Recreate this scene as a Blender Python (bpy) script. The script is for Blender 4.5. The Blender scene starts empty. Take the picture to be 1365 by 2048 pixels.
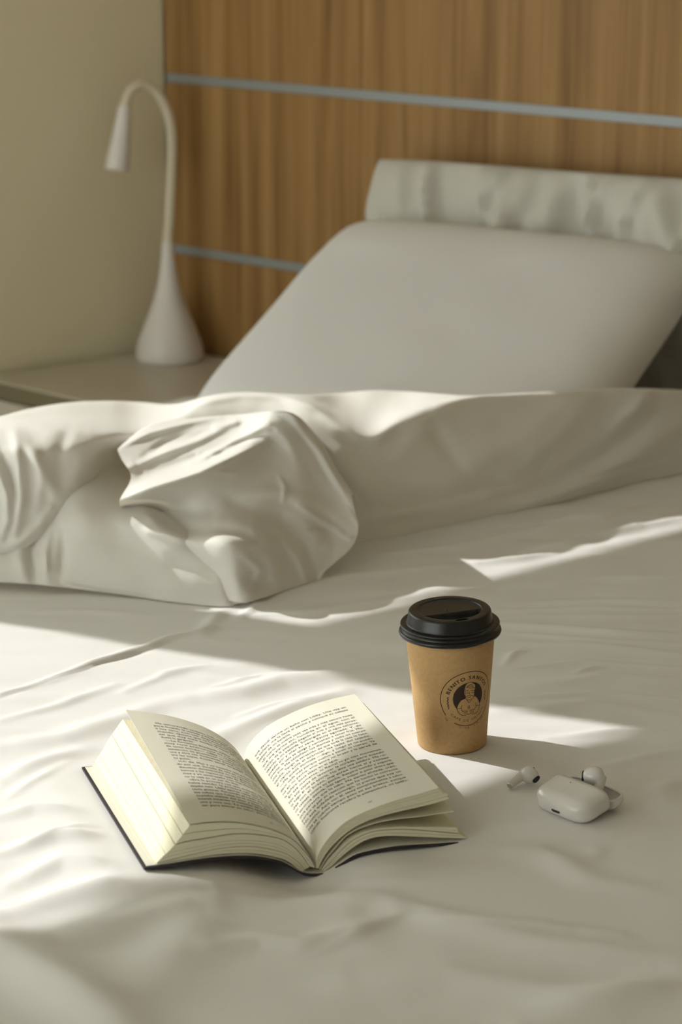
import bpy, bmesh, math, random
import numpy as np
from mathutils import Vector, Matrix

# ------------------------------------------------------------------ camera, world, sun, exposure
scene = bpy.context.scene
COL = scene.collection
ZB = 0.55                                   # height of the mattress top above the floor
FPX, PITCH, YAW, CAMH = 4800.0, math.radians(15.15), math.radians(133.3), 0.7705
FW = np.array([math.cos(YAW), math.sin(YAW), 0.0]); RT = np.array([math.sin(YAW), -math.cos(YAW), 0.0])
UP = np.array([0, 0, 1.0])
CO = np.array([0, 0, ZB + CAMH])
CF = FW * math.cos(PITCH) - UP * math.sin(PITCH); CU = FW * math.sin(PITCH) + UP * math.cos(PITCH)

cam_d = bpy.data.cameras.new('camera'); cam = bpy.data.objects.new('camera', cam_d); COL.objects.link(cam)
cam_d.sensor_fit = 'VERTICAL'; cam_d.sensor_height = 36.0; cam_d.lens = FPX / 2048 * 36.0
cam_d.dof.use_dof = True; cam_d.dof.focus_distance = 2.14; cam_d.dof.aperture_fstop = 7.0
m = Matrix.Identity(4)
for r_ in range(3):
    m[r_][0], m[r_][1], m[r_][2], m[r_][3] = RT[r_], CU[r_], -CF[r_], CO[r_]
cam.matrix_world = m
scene.camera = cam

world = bpy.data.worlds.new('world'); scene.world = world; world.use_nodes = True
bg = world.node_tree.nodes['Background']
bg.inputs[0].default_value = (0.93, 1.0, 0.96, 1); bg.inputs[1].default_value = 2.75

SUN_EL = math.radians(34)
SUN_H = np.array([0.957, 0.290, 0.0]); SUN_H /= np.linalg.norm(SUN_H)
SUN = SUN_H * math.cos(SUN_EL) - UP * math.sin(SUN_EL)     # direction in which the light travels
sun_d = bpy.data.lights.new('sun', 'SUN'); sun = bpy.data.objects.new('sun', sun_d); COL.objects.link(sun)
sun_d.energy = 3.55; sun_d.color = (1.0, 0.985, 0.95); sun_d.angle = math.radians(0.53)
sun.rotation_euler = Vector(SUN).to_track_quat('-Z', 'Y').to_euler(); sun.location = (-5, -1, 5)

vs = scene.view_settings
vs.view_transform = 'Standard'; vs.look = 'None'; vs.gamma = 1.0; vs.use_curve_mapping = False; vs.exposure = 0.22

# ------------------------------------------------------------------ pixel helpers (1365 x 2048 frame)
def ray(x, y): return CF + RT * ((x - 682.5) / FPX) - CU * ((y - 1024) / FPX)
def gz(x, y, z=0.0):                        # point of a pixel at height z above the mattress top
    r = ray(x, y); return CO + r * ((ZB + z - CO[2]) / r[2])
def at_d(x, y, d):                          # point of a pixel at ground distance d
    r = ray(x, y); return CO + r * (d / (r @ FW))
def at_plane(x, y, p0, n):
    r = ray(x, y); return CO + r * (((np.array(p0) - CO) @ n) / (r @ n))
def gd(x, y, z=0.0): return float((gz(x, y, z) - CO) @ FW)

# ------------------------------------------------------------------ mesh helpers
def mesh_obj(name, verts, faces, mat, parent=None, smooth=True):
    me = bpy.data.meshes.new(name)
    me.from_pydata([tuple(map(float, v)) for v in verts], [], [tuple(map(int, f)) for f in faces])
    if smooth: me.polygons.foreach_set('use_smooth', [True] * len(me.polygons))
    me.materials.append(mat); me.update()
    o = bpy.data.objects.new(name, me); COL.objects.link(o)
    if parent is not None: o.parent = parent
    return o
def grid_mesh(name, P, mat, parent=None, wrap=False):
    n, k = P.shape[:2]
    me = bpy.data.meshes.new(name)
    V = P.reshape(-1, 3)
    i, j = np.meshgrid(np.arange(n - 1), np.arange(k if wrap else k - 1), indexing='ij')
    j2 = (j + 1) % k
    F = np.stack([i * k + j, i * k + j2, (i + 1) * k + j2, (i + 1) * k + j], -1).reshape(-1, 4)
    me.vertices.add(len(V)); me.vertices.foreach_set('co', V.astype(np.float32).ravel())
    me.loops.add(F.size); me.loops.foreach_set('vertex_index', F.astype(np.int32).ravel())
    me.polygons.add(len(F)); me.polygons.foreach_set('loop_start', np.arange(0, F.size, 4, dtype=np.int32))
    me.polygons.foreach_set('use_smooth', [True] * len(F))
    me.update(calc_edges=True); me.validate()
    me.materials.append(mat)
    o = bpy.data.objects.new(name, me); COL.objects.link(o)
    if parent is not None: o.parent = parent
    return o
def box_data(x0, x1, y0, y1, z0, z1):
    v = [(x, y, z) for z in (z0, z1) for y in (y0, y1) for x in (x0, x1)]
    f = [(0, 2, 3, 1), (4, 5, 7, 6), (0, 1, 5, 4), (2, 6, 7, 3), (0, 4, 6, 2), (1, 3, 7, 5)]
    return v, f
def boxes(name, bl, mat, parent=None, bevel=0.0, fn=None):
    V, F = [], []
    for b in bl:
        v, f = box_data(*b); o = len(V); V += v; F += [tuple(i + o for i in q) for q in f]
    if fn: V = [fn(*p) for p in V]
    ob = mesh_obj(name, V, F, mat, parent, smooth=False)
    if bevel:
        md = ob.modifiers.new('bevel', 'BEVEL'); md.width = bevel; md.segments = 3
    return ob
def lathe(name, prof, mat, parent=None, seg=96):
    th = np.linspace(0, 2 * math.pi, seg, endpoint=False)
    P = np.zeros((len(prof), seg, 3))
    for k, (r, z) in enumerate(prof):
        P[k, :, 0] = r * np.cos(th); P[k, :, 1] = r * np.sin(th); P[k, :, 2] = z
    return grid_mesh(name, P[::-1], mat, parent, wrap=True)
def tube_pts(path, rad, seg=24):
    path = np.array(path, float); n = len(path)
    T = np.gradient(path, axis=0); T /= np.linalg.norm(T, axis=1)[:, None]
    ref = np.array([0.13, 0.97, 0.21]) if abs(T[0][1]) < .9 else np.array([1.0, .1, .1])
    P = np.zeros((n, seg, 3)); nrm = np.cross(T[0], ref); nrm /= np.linalg.norm(nrm)
    th = np.linspace(0, 2 * math.pi, seg, endpoint=False)
    for k in range(n):
        nrm = nrm - T[k] * (nrm @ T[k]); nrm /= np.linalg.norm(nrm); b = np.cross(T[k], nrm)
        P[k] = path[k] + rad[k] * (np.cos(th)[:, None] * nrm + np.sin(th)[:, None] * b)
    return P
def crom(C, sub):                           # Catmull-Rom along axis 0
    C = np.asarray(C, float)
    E = np.concatenate([2 * C[:1] - C[1:2], C, 2 * C[-1:] - C[-2:-1]], 0)
    out = []
    for i in range(len(C) - 1):
        p0, p1, p2, p3 = E[i], E[i + 1], E[i + 2], E[i + 3]
        for s in range(sub):
            t = s / sub
            out.append(0.5 * (2 * p1 + (p2 - p0) * t + (2 * p0 - 5 * p1 + 4 * p2 - p3) * t * t + (3 * p1 - p0 - 3 * p2 + p3) * t ** 3))
    out.append(C[-1]); return np.array(out)
def surf(C, su, sv):
    A = crom(C, su); return np.swapaxes(crom(np.swapaxes(A, 0, 1), sv), 0, 1)
def resample(pts, n):
    pts = crom(np.array(pts, float), 12)
    s = np.concatenate([[0], np.cumsum(np.linalg.norm(np.diff(pts, axis=0), axis=1))])
    q = np.linspace(0, s[-1], n)
    return np.stack([np.interp(q, s, pts[:, k]) for k in range(pts.shape[1])], 1)
_rng = np.random.RandomState(7)
_lat = _rng.rand(256, 256)
def vnoise(x, y):
    xi, yi = np.floor(x).astype(int), np.floor(y).astype(int); fx, fy = x - xi, y - yi
    fx = fx * fx * fx * (fx * (fx * 6 - 15) + 10); fy = fy * fy * fy * (fy * (fy * 6 - 15) + 10)
    g = lambda a, b: _lat[a % 256, b % 256]
    return (g(xi, yi) * (1 - fx) + g(xi + 1, yi) * fx) * (1 - fy) + (g(xi, yi + 1) * (1 - fx) + g(xi + 1, yi + 1) * fx) * fy - 0.5
def seg_dist(X, Y, poly):                   # distance to a polyline and how far along it (0..1)
    best = np.full(X.shape, 1e9); par = np.zeros(X.shape); tot = len(poly) - 1
    for i in range(tot):
        ax, ay = poly[i][:2]; bx, by = poly[i + 1][:2]
        dx, dy = bx - ax, by - ay; L = dx * dx + dy * dy + 1e-12
        t = np.clip(((X - ax) * dx + (Y - ay) * dy) / L, 0, 1)
        d = np.hypot(X - ax - t * dx, Y - ay - t * dy)
        mk = d < best; best = np.where(mk, d, best); par = np.where(mk, (i + t) / tot, par)
    return best, par
def smooth01(x): x = np.clip(x, 0, 1); return x * x * (3 - 2 * x)

def empty(name, loc=(0, 0, 0), rot=None):
    o = bpy.data.objects.new(name, None); COL.objects.link(o); o.location = tuple(map(float, loc))
    o.empty_display_size = 0.05
    if rot is not None: o.rotation_euler = rot
    return o
def tag(o, label, cat, group=None):
    o['label'] = label; o['category'] = cat
    if group: o['group'] = group
    return o
def struct(o, label=None, cat=None):
    o['kind'] = 'structure'
    if label: o['label'] = label
    if cat: o['category'] = cat
    return o

# ------------------------------------------------------------------ materials
def mat(name, col, rough=0.6, metal=0.0, spec=0.5, var=0.0, vscale=20.0, bump=0.0, bscale=200.0, stretch=(1, 1, 1), coat=0.0, sheen=0.0, trans=0.0, tcol=None):
    M = bpy.data.materials.new(name); M.use_nodes = True
    nt = M.node_tree; b = nt.nodes['Principled BSDF']
    b.inputs['Base Color'].default_value = (*col, 1); b.inputs['Roughness'].default_value = rough
    b.inputs['Metallic'].default_value = metal; b.inputs['Specular IOR Level'].default_value = spec
    b.inputs['Coat Weight'].default_value = coat; b.inputs['Sheen Weight'].default_value = sheen
    tc = nt.nodes.new('ShaderNodeTexCoord'); mp = nt.nodes.new('ShaderNodeMapping'); mp.inputs['Scale'].default_value = stretch
    nt.links.new(tc.outputs['Object'], mp.inputs[0])
    if var:
        n = nt.nodes.new('ShaderNodeTexNoise'); n.inputs['Scale'].default_value = vscale; n.inputs['Detail'].default_value = 5
        nt.links.new(mp.outputs[0], n.inputs['Vector'])
        cr = nt.nodes.new('ShaderNodeValToRGB')
        cr.color_ramp.elements[0].position = 0.3; cr.color_ramp.elements[1].position = 0.7
        cr.color_ramp.elements[0].color = (*[c * (1 - var) for c in col], 1); cr.color_ramp.elements[1].color = (*[min(1, c * (1 + var)) for c in col], 1)
        nt.links.new(n.outputs[0], cr.inputs[0]); nt.links.new(cr.outputs[0], b.inputs['Base Color'])
    if bump:
        n2 = nt.nodes.new('ShaderNodeTexNoise'); n2.inputs['Scale'].default_value = bscale; n2.inputs['Detail'].default_value = 3
        nt.links.new(mp.outputs[0], n2.inputs['Vector'])
        bp = nt.nodes.new('ShaderNodeBump'); bp.inputs['Strength'].default_value = bump; bp.inputs['Distance'].default_value = 0.002
        nt.links.new(n2.outputs[0], bp.inputs['Height']); nt.links.new(bp.outputs[0], b.inputs['Normal'])
    if trans:
        out = nt.nodes['Material Output']; t = nt.nodes.new('ShaderNodeBsdfTranslucent'); t.inputs[0].default_value = (*(tcol or col), 1)
        mx = nt.nodes.new('ShaderNodeMixShader'); mx.inputs[0].default_value = trans
        nt.links.new(b.outputs[0], mx.inputs[1]); nt.links.new(t.outputs[0], mx.inputs[2]); nt.links.new(mx.outputs[0], out.inputs[0])
    return M
def wood_mat(name, cols, sx, sz):
    M = bpy.data.materials.new(name); M.use_nodes = True; nt = M.node_tree; b = nt.nodes['Principled BSDF']
    tc = nt.nodes.new('ShaderNodeTexCoord')
    def noise(scale, det, dist=0.0):
        mp = nt.nodes.new('ShaderNodeMapping'); mp.inputs['Scale'].default_value = scale
        n = nt.nodes.new('ShaderNodeTexNoise'); n.inputs['Scale'].default_value = 1.0; n.inputs['Detail'].default_value = det
        n.inputs['Distortion'].default_value = dist
        nt.links.new(tc.outputs['Object'], mp.inputs[0]); nt.links.new(mp.outputs[0], n.inputs['Vector']); return n
    n1 = noise((sx, sx, sz), 4, 0.6); n2 = noise((sx * 5, sx * 5, sz * 1.5), 3)
    mx = nt.nodes.new('ShaderNodeMath'); mx.operation = 'MULTIPLY_ADD'; mx.inputs[1].default_value = 0.45
    nt.links.new(n2.outputs[0], mx.inputs[0]); nt.links.new(n1.outputs[0], mx.inputs[2])
    cr = nt.nodes.new('ShaderNodeValToRGB'); e = cr.color_ramp.elements
    e[0].position = 0.48; e[0].color = (*cols[0], 1); e[1].position = 0.95; e[1].color = (*cols[2], 1)
    q = e.new(0.70); q.color = (*cols[1], 1)
    nt.links.new(mx.outputs[0], cr.inputs[0]); nt.links.new(cr.outputs[0], b.inputs['Base Color'])
    b.inputs['Roughness'].default_value = 0.5; b.inputs['Specular IOR Level'].default_value = 0.3
    return M
M_sheet = mat('cotton_sheet', (0.80, 0.795, 0.775), 0.85, spec=0.15, bump=0.04, bscale=900, sheen=0.1)
M_duvet = mat('cotton_duvet', (0.80, 0.785, 0.745), 0.85, spec=0.15, bump=0.03, bscale=700, sheen=0.1, trans=0.12, tcol=(0.85, 0.72, 0.46))
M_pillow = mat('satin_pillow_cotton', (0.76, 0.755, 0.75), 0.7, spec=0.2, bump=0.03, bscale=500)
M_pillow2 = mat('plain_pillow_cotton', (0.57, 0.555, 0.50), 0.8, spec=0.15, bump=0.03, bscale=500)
M_wall = mat('cream_paint', (0.80, 0.735, 0.53), 0.75, spec=0.2, bump=0.03, bscale=300)
M_white_wall = mat('warm_white_paint', (0.70, 0.65, 0.55), 0.8, spec=0.2)
M_floor = wood_mat('oak_floor', ((0.22, 0.13, 0.07), (0.32, 0.20, 0.11), (0.40, 0.27, 0.16)), 6, 6)
M_wood = wood_mat('oak_veneer', ((0.20, 0.100, 0.032), (0.31, 0.170, 0.058), (0.40, 0.240, 0.095)), 34, 1.4)
M_strip = mat('brushed_aluminium', (0.33, 0.36, 0.38), 0.45, metal=0.35)
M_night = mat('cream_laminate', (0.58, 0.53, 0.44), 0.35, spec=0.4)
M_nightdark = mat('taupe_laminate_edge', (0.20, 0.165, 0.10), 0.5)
M_lamp = mat('white_lamp_plastic', (0.74, 0.70, 0.67), 0.45)
M_lampneck = mat('cream_silicone', (0.66, 0.60, 0.46), 0.6)
M_kraft = mat('kraft_paper', (0.53, 0.335, 0.150), 0.7, spec=0.25, var=0.07, vscale=320, bump=0.05, bscale=1500)
M_lid = mat('black_plastic', (0.007, 0.007, 0.008), 0.33, spec=0.5)
M_hole = mat('black_void', (0.002, 0.002, 0.002), 0.9, spec=0.0)
M_ink = mat('dark_brown_ink', (0.045, 0.033, 0.026), 0.7, spec=0.2)
M_page = mat('cream_paper', (0.80, 0.78, 0.67), 0.85, spec=0.12)
M_edge = mat('page_edges', (0.78, 0.74, 0.57), 0.9, spec=0.1, var=0.05, vscale=60, stretch=(1, 1, 40))
M_cover = mat('black_cover_board', (0.022, 0.016, 0.022), 0.5)
M_text = mat('book_ink', (0.055, 0.05, 0.05), 0.8, spec=0.1)
M_buds = mat('gloss_white_plastic', (0.72, 0.70, 0.67), 0.18, spec=0.5, coat=0.3)
M_budin = mat('matt_grey_plastic', (0.46, 0.44, 0.41), 0.5)
M_black = mat('black_mesh', (0.01, 0.01, 0.011), 0.6)
M_metal = mat('steel', (0.55, 0.54, 0.52), 0.25, metal=1.0)
M_frame = mat('white_window_frame', (0.75, 0.74, 0.71), 0.4)
M_blind = mat('grey_blind_fabric', (0.45, 0.43, 0.38), 0.9, spec=0.05)
M_mattress = mat('mattress_ticking', (0.72, 0.70, 0.65), 0.9)
M_glass = bpy.data.materials.new('window_glass'); M_glass.use_nodes = True
_nt = M_glass.node_tree; _t = _nt.nodes.new('ShaderNodeBsdfTransparent'); _g = _nt.nodes.new('ShaderNodeBsdfGlossy'); _g.inputs['Roughness'].default_value = 0.02
_m = _nt.nodes.new('ShaderNodeMixShader'); _m.inputs[0].default_value = 0.04
_nt.links.new(_t.outputs[0], _m.inputs[1]); _nt.links.new(_g.outputs[0], _m.inputs[2]); _nt.links.new(_m.outputs[0], _nt.nodes['Material Output'].inputs[0])

# ------------------------------------------------------------------ places
CUP = gz(904.7, 1484)                       # centre of the cup's base on the bed
CORNER = gz(338, 690, -0.06)                # corner of the left wall and the panelled wall
YH = float(CORNER[1]); XC = float(CORNER[0])
WT = math.radians(5.5)                      # the left wall is not quite square to the panelled wall
WD = np.array([-math.sin(WT), -math.cos(WT), 0]); WN = np.array([math.cos(WT), -math.sin(WT), 0])   # along it, into the room
W0 = np.array([XC, YH, 0.0])
def wall_s(y_rel):                          # distance along the left wall for a Y measured from the cup
    return (YH - (CUP[1] + y_rel)) / math.cos(WT)
def wpt(s, n, z): return W0 + WD * s + WN * n + np.array([0, 0, z])
def head_z(p, s_n=0.0):                     # height where the sun ray ending at p crosses the left wall
    p = np.array(p); t = ((p - W0) @ WN) / (SUN @ WN); return float(p[2] - SUN[2] * t)
def wall_hit_s(p):
    p = np.array(p); t = ((p - W0) @ WN) / (SUN @ WN); q = p - SUN * t; return float((q - W0) @ WD)
ROOM_X1, ROOM_Y0, ROOM_Z = 2.1, -2.6, 2.5

# the setting
struct(boxes('floor', [(-3.8, ROOM_X1, ROOM_Y0, YH, -0.05, 0)], M_floor), 'wooden floor under the bed', 'floor')
struct(boxes('ceiling', [(-3.8, ROOM_X1, ROOM_Y0, YH, ROOM_Z, ROOM_Z + 0.05)], M_white_wall), 'plain warm white ceiling of the bedroom', 'ceiling')
struct(boxes('wall_back', [(XC - 0.7, ROOM_X1, YH + 0.02, YH + 0.14, 0, ROOM_Z)], M_white_wall), 'wall behind the wood panelling', 'wall')
struct(boxes('wall_right', [(ROOM_X1, ROOM_X1 + 0.1, ROOM_Y0, YH + 0.1, 0, ROOM_Z)], M_white_wall), 'warm white wall across from the cream wall', 'wall')
s_m0, s_m1 = wall_hit_s(gz(500, 1270)), wall_hit_s(gz(300, 1297))     # post between the two windows
s_far = wall_s(0.33); s_near = s_m1 + 0.80; S_END = (YH - ROOM_Y0) / math.cos(WT)
SILL, HEAD = 0.80, 2.25
wall_fn = lambda s, n, z: wpt(s, n, z)
struct(boxes('wall_left', [(0, s_far, -0.14, 0, 0, ROOM_Z), (s_far, s_near, -0.14, 0, 0, SILL), (s_far, s_near, -0.14, 0, HEAD, ROOM_Z),
                           (s_near, S_END, -0.14, 0, 0, ROOM_Z), (s_m0, s_m1, -0.14, 0, SILL, HEAD)], M_wall, fn=wall_fn), 'cream painted wall beside the nightstand', 'wall')
z_h1 = head_z(gz(600, 1680)); z_h2 = head_z(gz(830, 1197))
def window(name, s0, s1, zb, bl_label):
    fr = 0.035
    w = struct(empty(name, wpt((s0 + s1) / 2, 0, SILL)), 'white framed window in the cream wall', 'window')
    inv = Matrix.Translation(-Vector(w.location))
    for k in ([(s0, s1, -0.10, -0.06, SILL, SILL + fr), (s0, s1, -0.10, -0.06, HEAD - fr, HEAD), (s0, s0 + 0.004, -0.10, -0.06, SILL, HEAD), (s1 - 0.004, s1, -0.10, -0.06, SILL, HEAD)],):
        o = boxes('window_frame', k, M_frame, fn=wall_fn); o.data.transform(inv); o.parent = w
    g = boxes('pane', [(s0 + .004, s1 - .004, -0.082, -0.078, SILL + fr, HEAD - fr)], M_glass, fn=wall_fn); g.data.transform(inv); g.parent = w
    b = empty('added_blind', wpt((s0 + s1) / 2, 0, HEAD)); inv = Matrix.Translation(-Vector(b.location))  # unseen blind, added so that its lower edge ends the sun patch
    o = boxes('added_blind_fabric', [(s0 - 0.01, s1 + 0.01, 0.004, 0.007, zb, HEAD + 0.04)], M_blind, fn=wall_fn); o.data.transform(inv); o.parent = b
    o = boxes('added_blind_bar', [(s0 - 0.01, s1 + 0.01, 0.002, 0.010, zb - 0.012, zb)], M_frame, fn=wall_fn); o.data.transform(inv); o.parent = b
    o = boxes('added_blind_tube', [(s0 - 0.02, s1 + 0.02, 0.001, 0.05, HEAD + 0.03, HEAD + 0.09)], M_frame, bevel=0.02, fn=wall_fn); o.data.transform(inv); o.parent = b
    tag(b, bl_label, 'added blind')
window('window_1', s_m1, s_near, z_h1 + 0.012, 'unseen grey roller blind added to cut off the sun high in the wider window')
window('window_2', s_far, s_m0, z_h2 + 0.012, 'unseen grey roller blind added to cut off the sun lower in the window next to the nightstand')

struct(boxes('wall_front', [(-0.3, ROOM_X1 + 0.1, ROOM_Y0 - 0.1, ROOM_Y0, 0, ROOM_Z), (-3.8, -0.3, ROOM_Y0 - 0.1, ROOM_Y0, 2.15, ROOM_Z)], M_white_wall), 'warm white wall across from the headboard with a wide opening added to let in light', 'wall')  # the opening on the left is added to bring in fill light
# wood panelling with metal strips
hb = empty('headboard', (XC, YH, 0))
ZS = [ZB + 0.115, ZB + 0.411, ZB + 0.707]
edges = [0.0] + ZS + [1.62]
for k in range(4):
    z0 = edges[k] + (0.0075 if k else 0); z1 = edges[k + 1] - (0.0075 if k < 3 else 0)
    o = boxes('wood_panel', [(0.004, 3.6, -0.001, 0.018, z0, z1)], M_wood, hb, bevel=0.0015)
    if k < 3: boxes('metal_strip', [(0.003, 3.6, 0.003, 0.018, z1 - 0.002, z1 + 0.017)], M_strip, hb)
tag(hb, 'oak veneer headboard panelling with horizontal grey metal strips behind the pillows', 'headboard')

# ------------------------------------------------------------------ bed: base, mattress, sheet
BX0, BX1, BY0, BY1 = -2.60, -0.35, YH - 2.05, YH - 0.012
BED_MIDX, BED_MIDY = (BX0 + BX1) / 2, (BY0 + BY1) / 2
bed = empty('bed_base', (BED_MIDX, BED_MIDY, 0))
def loc(p, c): return tuple(np.array(p) - np.array(c))
boxes('base_box', [(BX0 - BED_MIDX + .01, BX1 - BED_MIDX - .01, BY0 - BED_MIDY + .01, BY1 - BED_MIDY, 0.10, 0.27)], M_mattress, bed, bevel=0.01)
for sx in (BX0 + .12, BX1 - .12):
    for sy in (BY0 + .12, BY1 - .12):
        boxes('leg', [(sx - BED_MIDX - .03, sx - BED_MIDX + .03, sy - BED_MIDY - .03, sy - BED_MIDY + .03, 0, 0.10)], M_nightdark, bed, bevel=0.004)
tag(bed, 'upholstered bed base on short legs under the mattress', 'bed base')
mt = boxes('mattress', [(BX0 + .006, BX1 - .006, BY0 + .006, BY1, 0.272, ZB - 0.055)], M_mattress, bevel=0.03)
tag(mt, 'thick mattress under the white sheet', 'mattress')

# book frame (needed by the sheet, which sinks under the spine)
BV = np.array([-.879, .477, 0.0]); BV /= np.linalg.norm(BV); BU = np.array([BV[1], -BV[0], 0.0])
BN0 = gz(620, 1746) + BV * 0.030            # foot of the spine's near end, a little sunk into the mattress
BN0[2] = ZB
def book_uv(X, Y):
    dx, dy = X - BN0[0], Y - BN0[1]; return dx * BU[0] + dy * BU[1], dx * BV[0] + dy * BV[1]

WRINKLES = [
    ([(0, 1398), (110, 1360), (195, 1333), (265, 1312), (345, 1284)], -2.2, 3.2), ([(640, 1905), (700, 1884), (745, 1858), (800, 1838)], 1.5, 5), ([(840, 1845), (990, 1855), (1130, 1868)], 2.5, 5), ([(60, 1700), (150, 1672), (215, 1668)], 2.5, 5), ([(20, 1600), (90, 1566), (140, 1530)], 2.5, 6),
    ([(250, 1385), (330, 1350), (410, 1335)], 2.0, 6), ([(500, 1660), (430, 1760), (440, 1830)], 1.5, 6), ([(1180, 1690), (1205, 1700), (1190, 1722)], 0.8, 4), ([(430, 1372), (520, 1352), (590, 1350)], 2.2, 5), ([(480, 1432), (560, 1405), (610, 1400)], 2.2, 5), ([(700, 1780), (690, 1850), (740, 1900)], 2, 16), ([(0, 1440), (120, 1410), (230, 1372)], 2.5, 7),
    ([(1000, 1222), (1150, 1216), (1365, 1218)], 2.0, 4), ([(1010, 1268), (1180, 1280), (1365, 1288)], 2.2, 5), ([(1020, 1340), (1160, 1322), (1365, 1335)], 1.8, 5), ([(1040, 1392), (1200, 1385), (1365, 1398)], 1.8, 5), ([(1180, 1540), (1270, 1520), (1365, 1500)], 2.5, 8), ([(1100, 1480), (1240, 1462), (1365, 1470)], 2.5, 9),
    # pixels along the fold, height in mm, half width in mm
    ([(0, 1392), (100, 1362), (190, 1330), (270, 1302), (340, 1281), (425, 1262)], 4.5, 6),
    ([(190, 1335), (330, 1345), (480, 1335)], 1.5, 12),
    ([(380, 1398), (480, 1385), (560, 1362), (700, 1350), (830, 1352)], 7, 17),
    ([(440, 1470), (520, 1440), (600, 1408), (690, 1380)], 5, 12),
    ([(400, 1352), (500, 1360)], 2, 7), ([(480, 1240), (500, 1222), (520, 1205)], 3, 6), ([(400, 1275), (430, 1240), (450, 1222)], 3, 8),
    ([(0, 1490), (120, 1475), (240, 1440), (330, 1405)], 5, 16),
    ([(0, 1570), (80, 1530), (160, 1500)], 6, 14), ([(0, 1640), (70, 1632), (150, 1640)], 5, 10),
    ([(0, 1712), (110, 1690), (230, 1690)], 6, 10), ([(20, 1770), (120, 1735), (230, 1745)], 5, 12),
    ([(0, 1830), (120, 1800), (300, 1770)], 6, 16), ([(100, 1880), (240, 1850), (400, 1810)], 7, 18),
    ([(-40, 1860), (30, 1915), (110, 1965), (200, 2020), (280, 2080)], 15, 26),
    ([(300, 1960), (380, 1880), (400, 1830)], 8, 28), ([(430, 1900), (520, 1880), (600, 1890), (700, 1868), (790, 1835)], 5, 12),
    ([(640, 1790), (760, 1800), (900, 1850), (1100, 1890), (1365, 1925)], 6, 18), ([(860, 1830), (1050, 1850), (1240, 1875)], 4, 9),
    ([(700, 1960), (900, 1950), (1150, 1990), (1365, 1985)], 6, 22), ([(1050, 2040), (1200, 2010), (1365, 1960)], 6, 20),
    ([(1200, 1690), (1170, 1715), (1120, 1725)], 1.4, 7), ([(990, 1690), (1080, 1700), (1180, 1760), (1365, 1790)], 4, 16),
    ([(1240, 1600), (1310, 1585), (1365, 1560)], 5, 14),
    ([(1010, 1330), (1028, 1310), (1050, 1304)], 2.5, 4), ([(1150, 1350), (1170, 1338), (1200, 1332)], 2.0, 4),
    ([(1000, 1250), (1120, 1258), (1250, 1268), (1365, 1270)], 4, 9), ([(1080, 1232), (1230, 1234), (1365, 1230)], 2.5, 7),
    ([(1030, 1208), (1200, 1200), (1365, 1206)], 3, 9), ([(1020, 1178), (1200, 1158), (1365, 1150)], 3.5, 9),
    ([(1000, 1290), (1180, 1290), (1365, 1310)], 2.5, 9), ([(1060, 1370), (1230, 1355), (1365, 1365)], 3, 10),
    ([(1000, 1420), (1180, 1405), (1365, 1430)], 3, 11), ([(960, 1128), (1040, 1120), (1100, 1108)], 5, 9),
    ([(1060, 1102), (1130, 1092), (1180, 1080)], 6, 10), ([(1140, 1080), (1210, 1070), (1270, 1060)], 7, 11),
    ([(1230, 1062), (1300, 1052), (1365, 1040)], 5, 10), ([(740, 1112), (880, 1098), (1030, 1072), (1180, 1040), (1365, 1000)], 5, 14),
    ([(720, 1150), (840, 1140), (940, 1130)], 3, 10), ([(1100, 1050), (1200, 1040), (1260, 1022)], 5, 8),
    ([(520, 1232), (640, 1222), (760, 1204), (850, 1192)], 4, 10), ([(60, 1225), (160, 1222), (300, 1235)], 2, 10),
]
def bed_z(X, Y, full=True):
    Z = np.zeros(np.shape(X))
    lx = (X - CUP[0]) * RT[0] + (Y - CUP[1]) * RT[1]; ly = (X - CUP[0]) * FW[0] + (Y - CUP[1]) * FW[1]
    if full:
        Z = Z + 0.004 * vnoise(lx * 3 + 9, ly * 12 + 3) + 0.0022 * vnoise(lx * 7 + 30, ly * 30 + 11 + lx * 4) + 0.0012 * vnoise(lx * 16 + 50, ly * 50 + 21)
        for px, h, w in WRINKLES:
            P = [gz(*p) for p in px]
            d, t = seg_dist(X, Y, P); w = w * 1e-3
            Z = Z + h * 1e-3 * np.exp(-(d / w) ** 2) * (0.25 + 0.75 * np.sin(np.pi * np.clip(t, 0.04, 0.96)) ** 0.6)
    # calm the cloth where things press on it
    mask = smooth01((np.hypot(X - CUP[0], Y - CUP[1]) - 0.034) / 0.05)
    for q in CALM: mask = mask * smooth01((np.hypot(X - q[0], Y - q[1]) - q[2]) / 0.03)
    u, v = book_uv(X, Y)
    inb = smooth01((0.165 - np.abs(u)) / 0.03) * smooth01((0.27 - v) / 0.03) * smooth01((v + 0.035) / 0.03)
    Z = Z * mask * (1 - 0.85 * inb) - 0.0005 * (1 - mask)
    vv = smooth01((0.30 - v) / 0.08) * smooth01((v + 0.09) / 0.08)
    Z = Z + vv * (-0.0195 * np.exp(-(u / 0.045) ** 2) - 0.006 * np.exp(-((u - 0.11) / 0.05) ** 2) + 0.0075 * np.exp(-((u + 0.15) / 0.05) ** 2))
    return Z
CALM = [(*gz(1150, 1610)[:2], 0.045), (*gz(1205, 1595)[:2], 0.03), (*gz(1045, 1575)[:2], 0.02)]
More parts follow.
